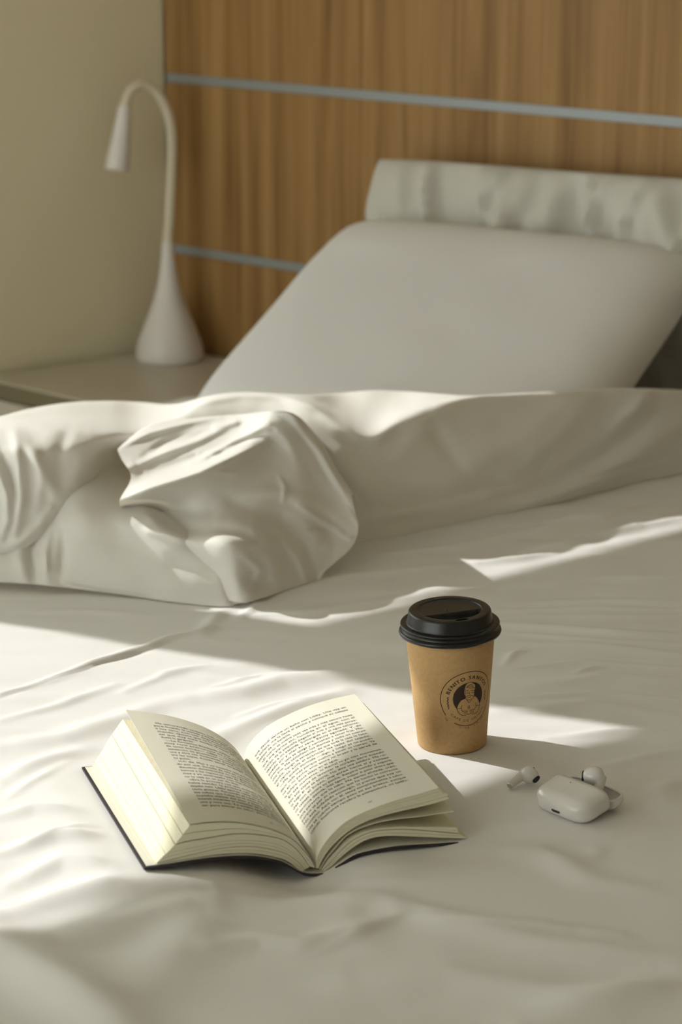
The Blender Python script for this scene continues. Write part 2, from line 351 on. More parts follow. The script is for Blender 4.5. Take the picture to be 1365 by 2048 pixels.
def build_sheet():
    def axis(a, b, f0, f1): return np.concatenate([np.arange(a, f0, 0.008), np.arange(f0, f1, 0.0031), np.arange(f1, b, 0.008), [b]])
    gx = axis(BX0, BX1, -2.05, -0.85); gy = axis(BY0, BY1, 0.86, 2.30)
    gx = np.concatenate([[BX0 - 0.012] * 2, gx, [BX1 + 0.012] * 2]); gy = np.concatenate([[BY0 - 0.012] * 2, gy])
    X, Y = np.meshgrid(gx, gy, indexing='ij')
    Z = ZB + bed_z(X, Y)
    ed = np.minimum(np.minimum(X - BX0, BX1 - X), Y - BY0)
    Z = Z - 0.045 * (1 - smooth01((ed + 0.012) / 0.06)) ** 2
    Z[0, :] = 0.30; Z[-1, :] = 0.30; Z[:, 0] = 0.30
    return grid_mesh('fitted_sheet', np.stack([X, Y, Z], -1), M_sheet)
tag(build_sheet(), 'white fitted sheet with fine creases stretched over the mattress', 'sheet')

# ------------------------------------------------------------------ duvet: three folds of one cloth
def duvet():
    def clampd(px, py, d, zmin=0.004):
        return min(d, gd(px, py, zmin))
    A = []
    cols = [  # px: back silhouette y, crest y, crest d, lower edge y, lower edge d (None: on the sheet)
        (-560, 1120, 1130, 2.535, 1158, 2.52), (-460, 1045, 1062, 2.535, 1140, 2.52), (-360, 965, 992, 2.54, 1125, 2.525), (-260, 908, 938, 2.55, 1115, 2.53), (-160, 872, 905, 2.56, 1110, 2.53), (-60, 848, 876, 2.59, 1110, 2.53), (0, 833, 862, 2.61, 1108, 2.533), (60, 818, 858, 2.62, 1090, 2.54), (120, 808, 857, 2.63, 1040, 2.555), (170, 804, 858, 2.65, 980, 2.585),
        (220, 803, 858, 2.69, 930, 2.64), (280, 805, 858, 2.75, 960, 2.71), (350, 808, 838, 2.78, 1080, None), (420, 791, 800, 2.80, 1010, 2.765), (485, 784, 791, 2.80, 1010, 2.765), (560, 787, 793, 2.785, 1010, 2.75),
        (620, 789, 809, 2.755, 1040, 2.725), (680, 787, 846, 2.725, 1090, None), (740, 783, 867, 2.725, 1082, None), (800, 783, 838, 2.76, 1072, None), (860, 786, 815, 2.80, 1060, None), (940, 791, 797, 2.845, 1043, None),
        (1020, 787, 791, 2.885, 1026, None), (1120, 781, 786, 2.93, 1005, None), (1220, 777, 782, 2.98, 982, None), (1300, 777, 781, 3.02, 964, None), (1365, 780, 784, 3.06, 950, None), (1460, 786, 790, 3.10, 930, None), (1580, 800, 804, 3.13, 908, None), (1700, 838, 842, 3.13, 892, None), (1790, 874, 876, 3.09, 884, None)]
    for px, yb, yc, dc, y0, d0 in cols:
        prf = ((0.18, 0.42), (0.40, 0.70), (0.62, 0.86), (0.82, 0.96), (1.0, 1.03)) if d0 is None else ((0.18, 0.74), (0.40, 0.93), (0.62, 1.0), (0.82, 1.02), (1.0, 1.0))
        if d0 is None: d0 = gd(px, y0, 0.0)
        flat = max(0.0, (yc - yb) / 60.0)
        db = dc + 0.03 + 0.24 * min(1, flat)
        bk = 0.10 if px < 900 else 0.05
        col = [(px, yb + 26, db + 1.6 * bk), (px, yb + 6, db + bk * 0.6), (px, yb, db), (px, (yb + yc) / 2, (db + dc) / 2 + 0.004), (px, yc, dc)]
        for t, k in prf:
            y = yc + (y0 - yc) * t; d = dc + (d0 - dc) * k
            col.append((px, y, d))
        A.append(col)
    A = surf(np.array(A, float), 12, 9)
    B = np.array([
        [(245, 915, 2.74), (310, 872, 2.79), (400, 852, 2.8), (480, 842, 2.79), (570, 838, 2.76), (640, 885, 2.74), (690, 960, 2.72), (725, 1010, 2.69)],
        [(234, 897, 2.645), (300, 850, 2.7), (400, 836, 2.72), (480, 829, 2.71), (575, 823, 2.655), (624, 862, 2.67), (668, 935, 2.655), (705, 990, 2.635)],
        [(243, 918, 2.6), (310, 900, 2.63), (400, 884, 2.645), (475, 866, 2.655), (562, 838, 2.645), (612, 890, 2.648), (660, 965, 2.635), (712, 1030, 2.615)],
        [(262, 955, 2.56), (310, 945, 2.575), (390, 925, 2.585), (465, 896, 2.61), (550, 862, 2.632), (606, 920, 2.632), (658, 995, 2.62), (717, 1048, 2.605)],
        [(240, 1000, 2.52), (292, 978, 2.515), (390, 950, 2.535), (465, 922, 2.575), (545, 892, 2.632), (604, 955, 2.615), (656, 1025, 2.605), (716, 1066, 2.598)],
        [(248, 1022, 2.56), (310, 1012, 2.555), (400, 1000, 2.548), (475, 985, 2.565), (548, 970, 2.59), (606, 1010, 2.592), (656, 1062, 2.592), (708, 1088, 2.592)],
        [(290, 1048, 2.56), (345, 1054, 2.545), (425, 1056, 2.505), (490, 1056, 2.512), (552, 1045, 2.555), (610, 1070, 2.57), (650, 1100, 2.578), (695, 1104, 2.584)],
        [(330, 1075, 2.528), (390, 1086, 2.480), (455, 1084, 2.457), (505, 1094, 2.478), (558, 1115, 2.524), (610, 1128, 2.55), (642, 1138, 2.563), (672, 1124, 2.574)],
        [(360, 1110, 2.51), (420, 1140, 2.477), (472, 1155, 2.455), (515, 1160, 2.488), (565, 1160, 2.51), (606, 1160, 2.535), (628, 1160, 2.549), (650, 1143, 2.562)],
        [(400, 1180, 2.5), (440, 1195, 2.468), (485, 1206, 2.456), (525, 1196, 2.476), (570, 1182, 2.51), (604, 1171, 2.53), (626, 1166, 2.546), (640, 1160, 2.55)]], float)
    B = surf(B, 20, 22)
    Cc = np.array([
        [(-120, 960, 2.7), (-40, 955, 2.7), (60, 945, 2.72), (150, 920, 2.74), (230, 915, 2.72), (310, 985, 2.64), (390, 1040, 2.58), (450, 1070, 2.55), (500, 1090, 2.54)],
        [(-120, 1000, 2.65), (-40, 1000, 2.65), (60, 990, 2.64), (150, 960, 2.60), (235, 965, 2.615), (310, 1030, 2.535), (395, 1075, 2.515), (455, 1100, 2.5), (500, 1110, 2.505)],
        [(-120, 1040, 2.58), (-40, 1040, 2.58), (60, 1040, 2.58), (150, 1020, 2.535), (240, 1030, 2.537), (320, 1068, 2.50), (400, 1105, 2.49), (455, 1120, 2.485), (495, 1130, 2.495)],
        [(-120, 1080, 2.55), (-40, 1085, 2.55), (60, 1090, 2.54), (150, 1080, 2.515), (245, 1095, 2.506), (330, 1120, 2.488), (405, 1140, 2.474), (455, 1150, 2.47), (490, 1158, 2.482)],
        [(-120, 1120, 2.535), (-40, 1125, 2.53), (60, 1130, 2.52), (155, 1140, 2.505), (250, 1155, 2.488), (335, 1168, 2.473), (408, 1180, 2.463), (455, 1185, 2.462), (485, 1188, 2.474)],
        [(-120, 1155, 2.535), (-40, 1162, 2.525), (60, 1168, 2.515), (155, 1178, 2.5), (255, 1191, 2.485), (340, 1203, 2.468), (410, 1211, 2.457), (455, 1213, 2.455), (480, 1212, 2.467)]], float)
    ext = []
    for dx, f in ((460, 1.0), (330, 0.6), (160, 0.2)):      # the heap runs out flat beyond the left of the photo
        c = Cc[:, 0].copy(); c[:, 0] -= dx; c[:, 1] += (1152 - c[:, 1]) * f * 0.9; c[:, 2] += (2.53 - c[:, 2]) * f; ext.append(c[:, None])
    Cc = np.concatenate(ext + [Cc], 1)
    Cc = surf(Cc, 14, 14)
    folds = {  # pixel polyline, how far it stands out (mm), half width (px)
        'A': [([(1000, 1004), (1100, 968), (1216, 902), (1310, 832)], -10, 16), ([(1020, 1022), (1130, 985), (1250, 925), (1365, 850)], 14, 22),
              ([(760, 985), (900, 960), (1050, 880), (1150, 800)], 13, 34), ([(880, 1030), (1050, 1000), (1200, 960), (1365, 900)], 9, 16),
              ([(690, 900), (720, 960), (760, 1000)], 10, 22), ([(860, 830), (880, 880), (940, 960)], -6, 16), ([(1180, 800), (1120, 870), (1020, 950)], 8, 18), ([(740, 1040), (900, 1012), (1060, 972)], 7, 9), ([(1100, 985), (1240, 940), (1365, 905)], -6, 8), ([(1225, 860), (1275, 815), (1300, 785)], 10, 14), ([(800, 905), (850, 850), (905, 800)], 8, 22),
              ([(30, 860), (80, 930), (110, 990)], 8, 14), ([(140, 850), (120, 900), (115, 960)], -6, 14),
              ([(190, 880), (165, 915), (150, 960)], 5, 16), ([(350, 826), (410, 803), (485, 790), (560, 793), (640, 818), (700, 852)], 5, 7), ([(0, 838), (60, 846), (100, 858), (180, 862)], 7, 10), ([(30, 870), (38, 930), (42, 1000), (30, 1070)], 12, 10), ([(-5, 940), (14, 990), (16, 1040), (0, 1080)], 10, 8), ([(0, 900), (15, 940), (30, 985)], -9, 9), ([(0, 1098), (40, 1085), (75, 1055), (100, 1020)], 9, 9), ([(70, 900), (80, 960), (75, 1020)], 6, 12)],
        'B': [([(232, 897), (300, 866), (380, 845), (440, 833)], 9, 6), ([(250, 938), (310, 912), (400, 880), (470, 845)], 13, 8), ([(275, 925), (330, 888), (420, 858)], -11, 8), ([(300, 905), (400, 862), (520, 832)], 6, 5), ([(380, 930), (450, 893), (540, 845)], 8, 6), ([(420, 915), (490, 880), (545, 862)], -8, 6),
              ([(280, 950), (350, 930), (420, 905), (520, 868)], -7, 9), ([(240, 1003), (300, 978), (400, 946), (470, 912), (530, 885)], 14, 8), ([(400, 905), (450, 900), (480, 893)], 6, 6),
              ([(425, 942), (470, 945)], 4, 5), ([(545, 850), (600, 1000), (640, 1110)], 5, 26), ([(470, 1010), (560, 1040), (610, 1085), (630, 1150)], -9, 14),
              ([(440, 1040), (500, 1050), (545, 1090), (550, 1150)], 11, 16), ([(270, 1022), (340, 1020), (420, 1022)], -10, 16), ([(620, 1060), (650, 1090)], 6, 14),
              ([(575, 825), (640, 900), (715, 1040)], 5, 8), ([(560, 955), (572, 975), (566, 1000)], 4, 5), ([(600, 1010), (650, 1045), (700, 1075)], 6, 8), ([(590, 1060), (640, 1058), (690, 1062)], -5, 8), ([(470, 985), (560, 985), (640, 1010)], 5, 14), ([(490, 1110), (520, 1140), (500, 1185)], 7, 10), ([(570, 1085), (600, 1120), (615, 1160)], 7, 9)],
        'C': [([(300, 1060), (360, 1075), (410, 1078)], 9, 10), ([(480, 1085), (470, 1130), (478, 1200)], 12, 9), ([(455, 1110), (450, 1150), (462, 1200)], -6, 7),
              ([(70, 1060), (62, 1110), (70, 1165)], -9, 7), ([(98, 1050), (92, 1110), (95, 1165)], 8, 7), ([(128, 1060), (125, 1110), (120, 1160)], -8, 8), ([(40, 1080), (40, 1120), (50, 1160)], 7, 8),
              
              ([(200, 960), (240, 1020), (330, 1110)], 6, 30), ([(120, 1168), (200, 1184), (300, 1198)], -6, 6)]}
    V, Fc = [], []
    for key, G in (('A', A), ('B', B), ('C', Cc)):
        px, py, d = G[..., 0], G[..., 1], G[..., 2].copy()
        for poly, amp, w in folds[key]:
            q, t = seg_dist(px, py, poly)
            d -= amp * 1e-3 * np.exp(-(q / w) ** 2) * np.sin(np.pi * np.clip(t, 0.06, 0.94)) ** 0.5
        d += 0.004 * vnoise(px / 60 + 5, py / 45 + 2) + 0.0010 * vnoise(px / 22 + 15, py / 18 + 32)
        W = np.zeros(px.shape + (3,))
        r = CF + RT * ((px[..., None] - 682.5) / FPX) - CU * ((py[..., None] - 1024) / FPX)
        W = CO + r * (d / (r @ FW))[..., None]
        W[..., 1] = np.minimum(W[..., 1], YH - 0.015)
        W[..., 2] = np.maximum(W[..., 2], ZB + bed_z(W[..., 0], W[..., 1]) + 0.0012)
        n, k = px.shape; o = len(V)
        V += W.reshape(-1, 3).tolist()
        for i in range(n - 1):
            for j in range(k - 1):
                Fc.append((o + i * k + j, o + i * k + j + 1, o + (i + 1) * k + j + 1, o + (i + 1) * k + j))
    ob = mesh_obj('duvet', V, Fc, M_duvet)
    return ob
tag(duvet(), 'white cotton duvet pushed back in a crumpled heap in front of the pillows', 'duvet')

# ------------------------------------------------------------------ pillows
def sq1(P):                                 # the two pillows press flat against each other
    P = P.copy(); P[..., 1] = np.minimum(P[..., 1], YH - 0.072); return P
def sq2(P):
    P = P.copy(); f = 0.45 + 0.55 * smooth01((P[..., 2] - ZB - 0.15) / 0.10)
    P[..., 1] = np.minimum(YH - 0.004 - (YH - 0.004 - P[..., 1]) * f, YH - 0.003); return P
def pillow(name, centre, ax, ay, hx, hy, ht, p, fl, matl, wrinkle=None, ears=0.0, rc=0.05, squash=None):
    ax, ay = np.array(ax, float), np.array(ay, float); az = np.cross(ax, ay)
    n = 121
    t = np.linspace(-1, 1, n); t = np.sign(t) * (1 - (1 - np.abs(t)) ** 1.6)
    a, b = np.meshgrid(t, t, indexing='ij')
    th = ((1 - np.abs(a) ** p) * (1 - np.abs(b) ** p)) ** fl
    k = 1 - ears * ((1 - np.abs(a) ** 2) * np.abs(b) ** 4 + (1 - np.abs(b) ** 2) * np.abs(a) ** 4)
    k = k * (1 - rc * (a * a * b * b) ** 2)
    V, F = [], []
    for sgn in (1, -1):
        w = wrinkle(a, b, th) if (wrinkle and sgn > 0) else 0
        P = ax * (a * hx * k)[..., None] + ay * (b * hy * k)[..., None] + az * ((sgn * ht * th + w * th))[..., None]
        P[..., 2] = np.maximum(P[..., 2], ZB + 0.012 - centre[2])
        if squash: P = squash(P + np.array(centre)) - np.array(centre)
        o = len(V); V += P.reshape(-1, 3).tolist()
        for i in range(n - 1):
            for j in range(n - 1):
                q = (o + i * n + j, o + (i + 1) * n + j, o + (i + 1) * n + j + 1, o + i * n + j + 1)
                F.append(q if sgn > 0 else q[::-1])
    ob = mesh_obj(name, V, F, matl); ob.location = tuple(map(float, centre))
    bm = bmesh.new(); bm.from_mesh(ob.data); bmesh.ops.remove_doubles(bm, verts=bm.verts, dist=1e-5); bm.to_mesh(ob.data); bm.free()
    return ob
PH = math.radians(11)
PA = gz(370, 792, 0.065); px_ = np.array([math.cos(PH), math.sin(PH), 0]); PTOP = at_plane(688, 426, PA, px_)
py_ = (PTOP - PA) / np.linalg.norm(PTOP - PA); pn_ = np.cross(px_, py_)
HX, HY, HT = 0.300, float(np.linalg.norm(PTOP - PA)) / 2 + 0.030, 0.064
pc = (PA + PTOP) / 2 + px_ * (HX - 0.036) + py_ * 0.020 - pn_ * HT
w1 = lambda a, b, th: 0.004 * vnoise(a * 3 + 4, b * 3 + 9)
tag(pillow('pillow', pc, px_, py_, HX, HY, HT, 6, 0.45, M_pillow, w1, 0.02, 0.05, sq1), 'smooth plump white pillow leaning back on the other pillow', 'pillow')
T2 = math.radians(76)
p2x = np.array([math.cos(math.radians(4)), math.sin(math.radians(4)), 0.02]); p2x /= np.linalg.norm(p2x)
p2y = np.array([0, math.cos(T2), math.sin(T2)]); p2y -= p2x * (p2y @ p2x); p2y /= np.linalg.norm(p2y)
PB = at_plane(744, 308, (0, YH - 0.10, 0), np.array([0, 1.0, 0]))
p2c = PB + p2x * 0.40 - p2y * 0.165
def w2(a, b, th):
    x = a * 0.40; y = b * 0.17
    f = 0.10 * (0.16 - np.abs(vnoise(x * 21 + y * 8 + 3, y * 2.0 + x * 2))) + 0.05 * (0.14 - np.abs(vnoise(x * 32 - y * 8 + 20, y * 3 + 8)))
    return f
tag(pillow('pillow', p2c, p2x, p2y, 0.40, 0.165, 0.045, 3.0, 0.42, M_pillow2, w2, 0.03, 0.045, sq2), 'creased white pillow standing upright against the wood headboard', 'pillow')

# ------------------------------------------------------------------ nightstand
ZN = ZB - 0.06
YF = float(gz(60, 777, -0.06)[1])
ns = empty('nightstand', (XC + 0.2, (YH + YF) / 2, 0)); nb = np.array(ns.location)
XR = -2.635
def wall_x(y): return XC - math.tan(WT) * (YH - y)
def slab(name, y0, y1, z0, z1, gap, m_, xr=XR, bevel=0.002):
    v = [(wall_x(y0) + gap, y0), (xr, y0), (xr, y1), (wall_x(y1) + gap, y1)]
    V = [np.array((x, y, z)) - nb for z in (z0, z1) for x, y in v]
    ob = mesh_obj(name, V, [(3, 2, 1, 0), (4, 5, 6, 7), (0, 1, 5, 4), (1, 2, 6, 5), (2, 3, 7, 6), (3, 0, 4, 7)], m_, ns, smooth=False)
    md = ob.modifiers.new('bevel', 'BEVEL'); md.width = bevel; md.segments = 2
    return ob
slab('top', YF, YH - 0.012, ZN - 0.003, ZN, 0.018, M_night, bevel=0.0008)
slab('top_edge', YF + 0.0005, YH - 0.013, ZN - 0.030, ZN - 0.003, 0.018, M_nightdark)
slab('body', YF + 0.02, YH - 0.014, 0.06, ZN - 0.030, 0.014, M_night)
for k in range(2):
    dr = slab('drawer_front', YF + 0.001, YF + 0.019, 0.065 + 0.20 * k, 0.065 + 0.20 * k + 0.192, 0.016, M_night)
    v, f = box_data(-0.05, 0.05, -0.016, 0.0, -0.005, 0.005)
    c = np.array((-2.89, YF, 0.17 + 0.205 * k)) - nb
    mesh_obj('handle', [np.array(q) + c for q in v], f, M_strip, dr, smooth=False)
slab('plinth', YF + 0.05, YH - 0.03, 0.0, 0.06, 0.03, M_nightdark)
tag(ns, 'cream laminate nightstand in the corner between bed and wall', 'nightstand')

# ------------------------------------------------------------------ lamp
LB = gz(340, 719, -0.06)
lamp = empty('desk_lamp', LB)
lathe('base', [(0.0, 0.0), (0.055, 0.0), (0.0575, 0.002), (0.0585, 0.008), (0.0575, 0.020), (0.0535, 0.036), (0.0455, 0.056), (0.0355, 0.080), (0.0262, 0.105), (0.0192, 0.130), (0.0146, 0.157), (0.0114, 0.180), (0.0098, 0.202), (0.0095, 0.206), (0.0, 0.2065)], M_lamp, lamp, 64)
hdir = np.array([-0.30, -0.954, 0]); lat = float(hdir @ RT)
def lamp_pt(px, py):                        # a point in the upright plane of the lamp
    n = np.cross(hdir, UP); return at_plane(px, py, LB, n) - LB
path = [np.array([0, 0, 0.200])] + [lamp_pt(*q) for q in ((340, 420), (343, 340), (344, 280), (338, 235), (322, 195), (303, 175), (286, 169), (270, 174), (257, 190), (250, 215))]
path = crom(np.array(path), 8)
rad = np.interp(np.linspace(0, 1, len(path)), [0, 0.25, 0.6, 0.9, 1], [0.0094, 0.0090, 0.0085, 0.0085, 0.0095])
grid_mesh('gooseneck', tube_pts(path, rad, 20)[:, ::-1], M_lampneck, lamp, wrap=True)
hp = crom(np.array([lamp_pt(*q) for q in ((250, 212), (246, 245), (241, 285), (234, 340))]), 8)
hr = np.interp(np.linspace(0, 1, len(hp)), [0, 0.3, 0.6, 0.85, 1], [0.0098, 0.0115, 0.0145, 0.0178, 0.0192])
hd_ = tube_pts(hp, hr, 28)
hd_ = np.concatenate([hd_, tube_pts(hp[-3:][::-1], hr[-3:][::-1] * 0.90, 28)[:, ::-1]], 0) if False else hd_
head = grid_mesh('lamp_head', hd_[:, ::-1], M_lamp, lamp, wrap=True)
md = head.modifiers.new('solid', 'SOLIDIFY'); md.thickness = 0.0015
dirn = hp[-1] - hp[-2]; dirn /= np.linalg.norm(dirn)
disc = tube_pts([hp[-1] - dirn * 0.004, hp[-1] - dirn * 0.0035], [0.0175, 0.0], 28)
grid_mesh('light_lens', disc, M_frame, head, wrap=True)
tag(lamp, 'white gooseneck lamp with drop shaped base standing on the nightstand', 'lamp')

# ------------------------------------------------------------------ coffee cup
cup_tilt = Matrix.Rotation(math.radians(1.7), 4, Vector(RT)) @ Matrix.Rotation(math.radians(-1.7), 4, Vector(FW))
cup = empty('coffee_cup', CUP + np.array([0, 0, 0.0005]))
face = math.atan2(-FW[1], -FW[0]) + math.pi / 2           # local -Y looks at the camera
cup.rotation_euler = (cup_tilt @ Matrix.Rotation(face, 4, 'Z')).to_euler()
CUPM = Matrix.Translation(cup.location) @ cup.rotation_euler.to_matrix().to_4x4(); CUPI = CUPM.inverted()
R0, R1, ZT = 0.0312, 0.0402, 0.108
RK = (R1 - R0) / ZT
lathe('cup_body', [(0.0, 0.006), (0.0285, 0.006), (0.0292, 0.0), (R0 - 0.0004, 0.0), (R0, 0.0006)] + [(R0 + RK * z, z) for z in np.linspace(0.002, ZT, 14)] + [(R1 - 0.001, ZT)], M_kraft, cup, 128)
LT = 0.1275
prof = [(0.0396, 0.1055), (0.0438, 0.1051), (0.0453, 0.1058), (0.0460, 0.1074), (0.0457, 0.1088), (0.0447, 0.1096), (0.0433, 0.1101), (0.0429, 0.1108), (0.0429, 0.1126), (0.0434, 0.1133), (0.0443, 0.1138), (0.0446, 0.1146), (0.0443, 0.1154), (0.0434, 0.1158),
        (0.0404, 0.1157), (0.0392, 0.1159), (0.0388, 0.1166), (0.0380, 0.1200), (0.0371, 0.1246), (0.0367, 0.1264), (0.0358, 0.1273), (0.0344, LT), (0.0300, LT), (0.0289, LT - 0.0002), (0.0284, LT - 0.0010)]
lid = lathe('lid', prof, M_lid, cup, 128)
def lid_floor():
    rr = np.linspace(0, 0.0284, 40); th = np.linspace(0, 2 * math.pi, 128, endpoint=False)
    R, T = np.meshgrid(rr, th, indexing='ij'); X, Y = R * np.cos(T), R * np.sin(T)
    a = math.radians(17); q = -X * math.sin(a) * -1 + -Y * math.cos(a)         # distance towards the sipping side
    step = smooth01((q - 0.0065) / 0.0015)
    Z = LT - 0.0016 - 0.0062 * step
    rim = smooth01((R - 0.0262) / 0.0022); Z = Z * (1 - rim) + (LT - 0.0010) * rim
    P = np.stack([X, Y, Z], -1); return grid_mesh('recess', P, M_lid, lid, wrap=True)
lid_floor()
a = math.radians(17); sd = np.array([math.sin(a), -math.cos(a)]); sp = np.array([math.cos(a), math.sin(a)])
ring = []
for k in range(28):
    t = 2 * math.pi * k / 28; e = 0.0058 * np.sign(math.cos(t)) * abs(math.cos(t)) ** 0.6; f_ = 0.0017 * np.sign(math.sin(t)) * abs(math.sin(t)) ** 0.8
    q = sd * (0.0318 + f_) + sp * e; ring.append((q[0], q[1], LT + 0.0001))
mesh_obj('sip_hole', ring, [tuple(range(28))], M_hole, lid)
vb = lathe('vent_bump', [(0.0012, -0.0002), (0.0011, 0.0004), (0.0006, 0.0009), (0.0, 0.001)], M_lid, lid, 16); vb.location = (-0.0030, 0.0012, LT - 0.0016)

def cone_hit(px, py):                       # where a pixel meets the cup's wall: angle and height
    o = CUPI @ Vector(CO); d = (CUPI.to_3x3() @ Vector(ray(px, py)))
    A_ = d.x ** 2 + d.y ** 2 - (RK * d.z) ** 2
    B_ = 2 * (o.x * d.x + o.y * d.y - RK * d.z * (R0 + RK * o.z)); C_ = o.x ** 2 + o.y ** 2 - (R0 + RK * o.z) ** 2
    D_ = max(B_ * B_ - 4 * A_ * C_, 0); t = (-B_ - math.sqrt(D_)) / (2 * A_)
    p = o + d * t; return math.atan2(p.x, -p.y), p.z
def on_cup(th, z, off=0.00012):
    r = R0 + RK * z + off; return (r * math.sin(th), -r * math.cos(th), z)
tc_, zc_ = cone_hit(938.5, 1397.5)          # centre of the printed emblem
RM = 0.0362
def emb(a_, b_, off=0.00012): return on_cup(tc_ + a_ / RM, zc_ + b_, off)
def crop_pt(cx, cy): return cone_hit(860 + cx / 9.75, 1320 + cy / 9.75)
def crop_ab(cx, cy):
    t, z = crop_pt(cx, cy); return np.array([(t - tc_) * RM, z - zc_])
def ribbon(lines, w, fn, off):
    V, F = [], []
    for L in lines:
        L = np.array(L, float)
        if len(L) > 2: L = resample(L, max(6, int(len(L) * 4)))
        T = np.gradient(L, axis=0); T /= np.linalg.norm(T, axis=1)[:, None] + 1e-12; N = np.stack([-T[:, 1], T[:, 0]], 1)
        for k in range(len(L)):
            for s in (-1, 1): V.append(fn(*(L[k] + s * N[k] * w / 2), off))
        o = len(V) - 2 * len(L)
        F += [(o + 2 * k, o + 2 * k + 1, o + 2 * k + 3, o + 2 * k + 2) for k in range(len(L) - 1)]
    return V, F
def text_meshes(lines, size=1.0):           # flat outlines of lines of print: list of (verts, faces, width)
    obs = []
    for s in lines:
        c = bpy.data.curves.new('print', 'FONT'); c.body = s; c.size = size; c.resolution_u = 2
        o = bpy.data.objects.new('print', c); COL.objects.link(o); obs.append(o)
    bpy.context.view_layer.update(); dg = bpy.context.evaluated_depsgraph_get(); out = []
    for o in obs:
        me = o.evaluated_get(dg).to_mesh()
        V = np.array([v.co[:2] for v in me.vertices]) if len(me.vertices) else np.zeros((0, 2)); F = [tuple(p.vertices) for p in me.polygons]
        out.append((V, F)); o.evaluated_get(dg).to_mesh_clear()
    for o in obs:
        c = o.data; bpy.data.objects.remove(o); bpy.data.curves.remove(c)
    return out
def emblem():
    Rg = 0.0262
    root_body = [o for o in cup.children if o.name.startswith('cup_body')][0]
    circ = lambda r, a0, a1, n=90: [(r * math.cos(t), r * math.sin(t)) for t in np.linspace(math.radians(a0), math.radians(a1), n)]
    V, F = [], []
    def add(v, f):
        o = len(V); V.extend(v); F.extend([tuple(i + o for i in q) for q in f])
    add(*ribbon([circ(Rg, -122, 214)], 0.00068, emb, 0.00012)); 
    L1 = [crop_ab(*q) for q in ((372, 725), (345, 745), (365, 775), (340, 800), (368, 830), (342, 855), (372, 880), (352, 905), (378, 930), (360, 960))]
    add(*ribbon([L1], 0.0007, emb, 0.00012))
    L2 = [(0.0195 + 0.0008 * math.sin(t * 9), -0.002 + t * 0.0045 - 0.004) for t in np.linspace(0, 2.2, 20)]
    add(*ribbon([L2], 0.0006, emb, 0.00012))
    def arc_text(s, r, mid, span, h, top=True, bold=0):
        chars = [c for c in s]; ms = text_meshes([c if c != ' ' else '' for c in chars], 1.0)
        wd = [(m_[0][:, 0].max() if len(m_[0]) else 0.35) + 0.16 for m_ in ms]
        tot = sum(wd); pos = 0
        for (v, f), w_ in zip(ms, wd):
            if len(v):
                for dx in ([0] if not bold else [-bold, bold]):
                    out = []
                    for x, y in v:
                        frac = (pos + x + dx) / tot - 0.5
                        if top: ang = math.radians(mid - frac * span); rr = r + y / 0.73 * h
                        else: ang = math.radians(mid + frac * span); rr = r - y / 0.73 * h
                        out.append(emb(rr * math.cos(ang), rr * math.sin(ang), 0.00012))
                    add(out, f)
            pos += w_
    arc_text('BENITO SANTOS', 0.0188, 93, 140, 0.0037, True, 0.035)
    arc_text('CAFÉ DE ORIGEN', 0.0222, 272, 108, 0.0023, False)
    arc_text('SA', 0.0290, 222, 7, 0.0016, False); arc_text('C 108', 0.0290, 262, 22, 0.0016, False); arc_text('S.M. DE', 0.0290, 297, 28, 0.0016, False)
    # dark disc behind the figure
    n = len(V); V.append(emb(0, 0.001, 0.00011))
    rd = 0.0150
    for k in range(5):
        for q in range(60): t = 2 * math.pi * q / 60; V.append(emb(rd * (k + 1) / 5 * math.cos(t), 0.001 + rd * (k + 1) / 5 * math.sin(t), 0.00011))
    F.extend([(n, n + 1 + q, n + 1 + (q + 1) % 60) for q in range(60)])
    for k in range(4):
        F.extend([(n + 1 + k * 60 + q, n + 1 + (k + 1) * 60 + q, n + 1 + (k + 1) * 60 + (q + 1) % 60, n + 1 + k * 60 + (q + 1) % 60) for q in range(60)])
    mesh_obj('printed_emblem', V, F, M_ink, root_body, smooth=False)
    # the plain paper shape of the bearded man with a cup, and his outlines
    sil = [(525, 945), (560, 860), (610, 790), (690, 745), (680, 690), (668, 640), (675, 560), (700, 490), (740, 448), (795, 430), (850, 450), (890, 490), (885, 560), (868, 620), (866, 700),
           (910, 720), (945, 770), (970, 850), (972, 885), (965, 930), (940, 980), (900, 1030), (850, 1052), (790, 1060), (720, 1078), (650, 1080), (590, 1050), (550, 1000)]
    P = [crop_ab(*q) for q in sil]; P = np.array(P); c = np.array([(740, 800)]); c = crop_ab(740, 860)
    P = resample(np.concatenate([P, P[:1]]), 90)[:-1]
    VV = [emb(*c, 0.0002)] + [emb(*(c + (p - c) * k / 4), 0.0002) for k in range(1, 5) for p in P]
    nP = len(P); FF = [(0, 1 + q, 1 + (q + 1) % nP) for q in range(nP)]
    for k in range(3): FF += [(1 + k * nP + q, 1 + (k + 1) * nP + q, 1 + (k + 1) * nP + (q + 1) % nP, 1 + k * nP + (q + 1) % nP) for q in range(nP)]
    mesh_obj('emblem_figure', VV, FF, M_kraft, root_body, smooth=False)
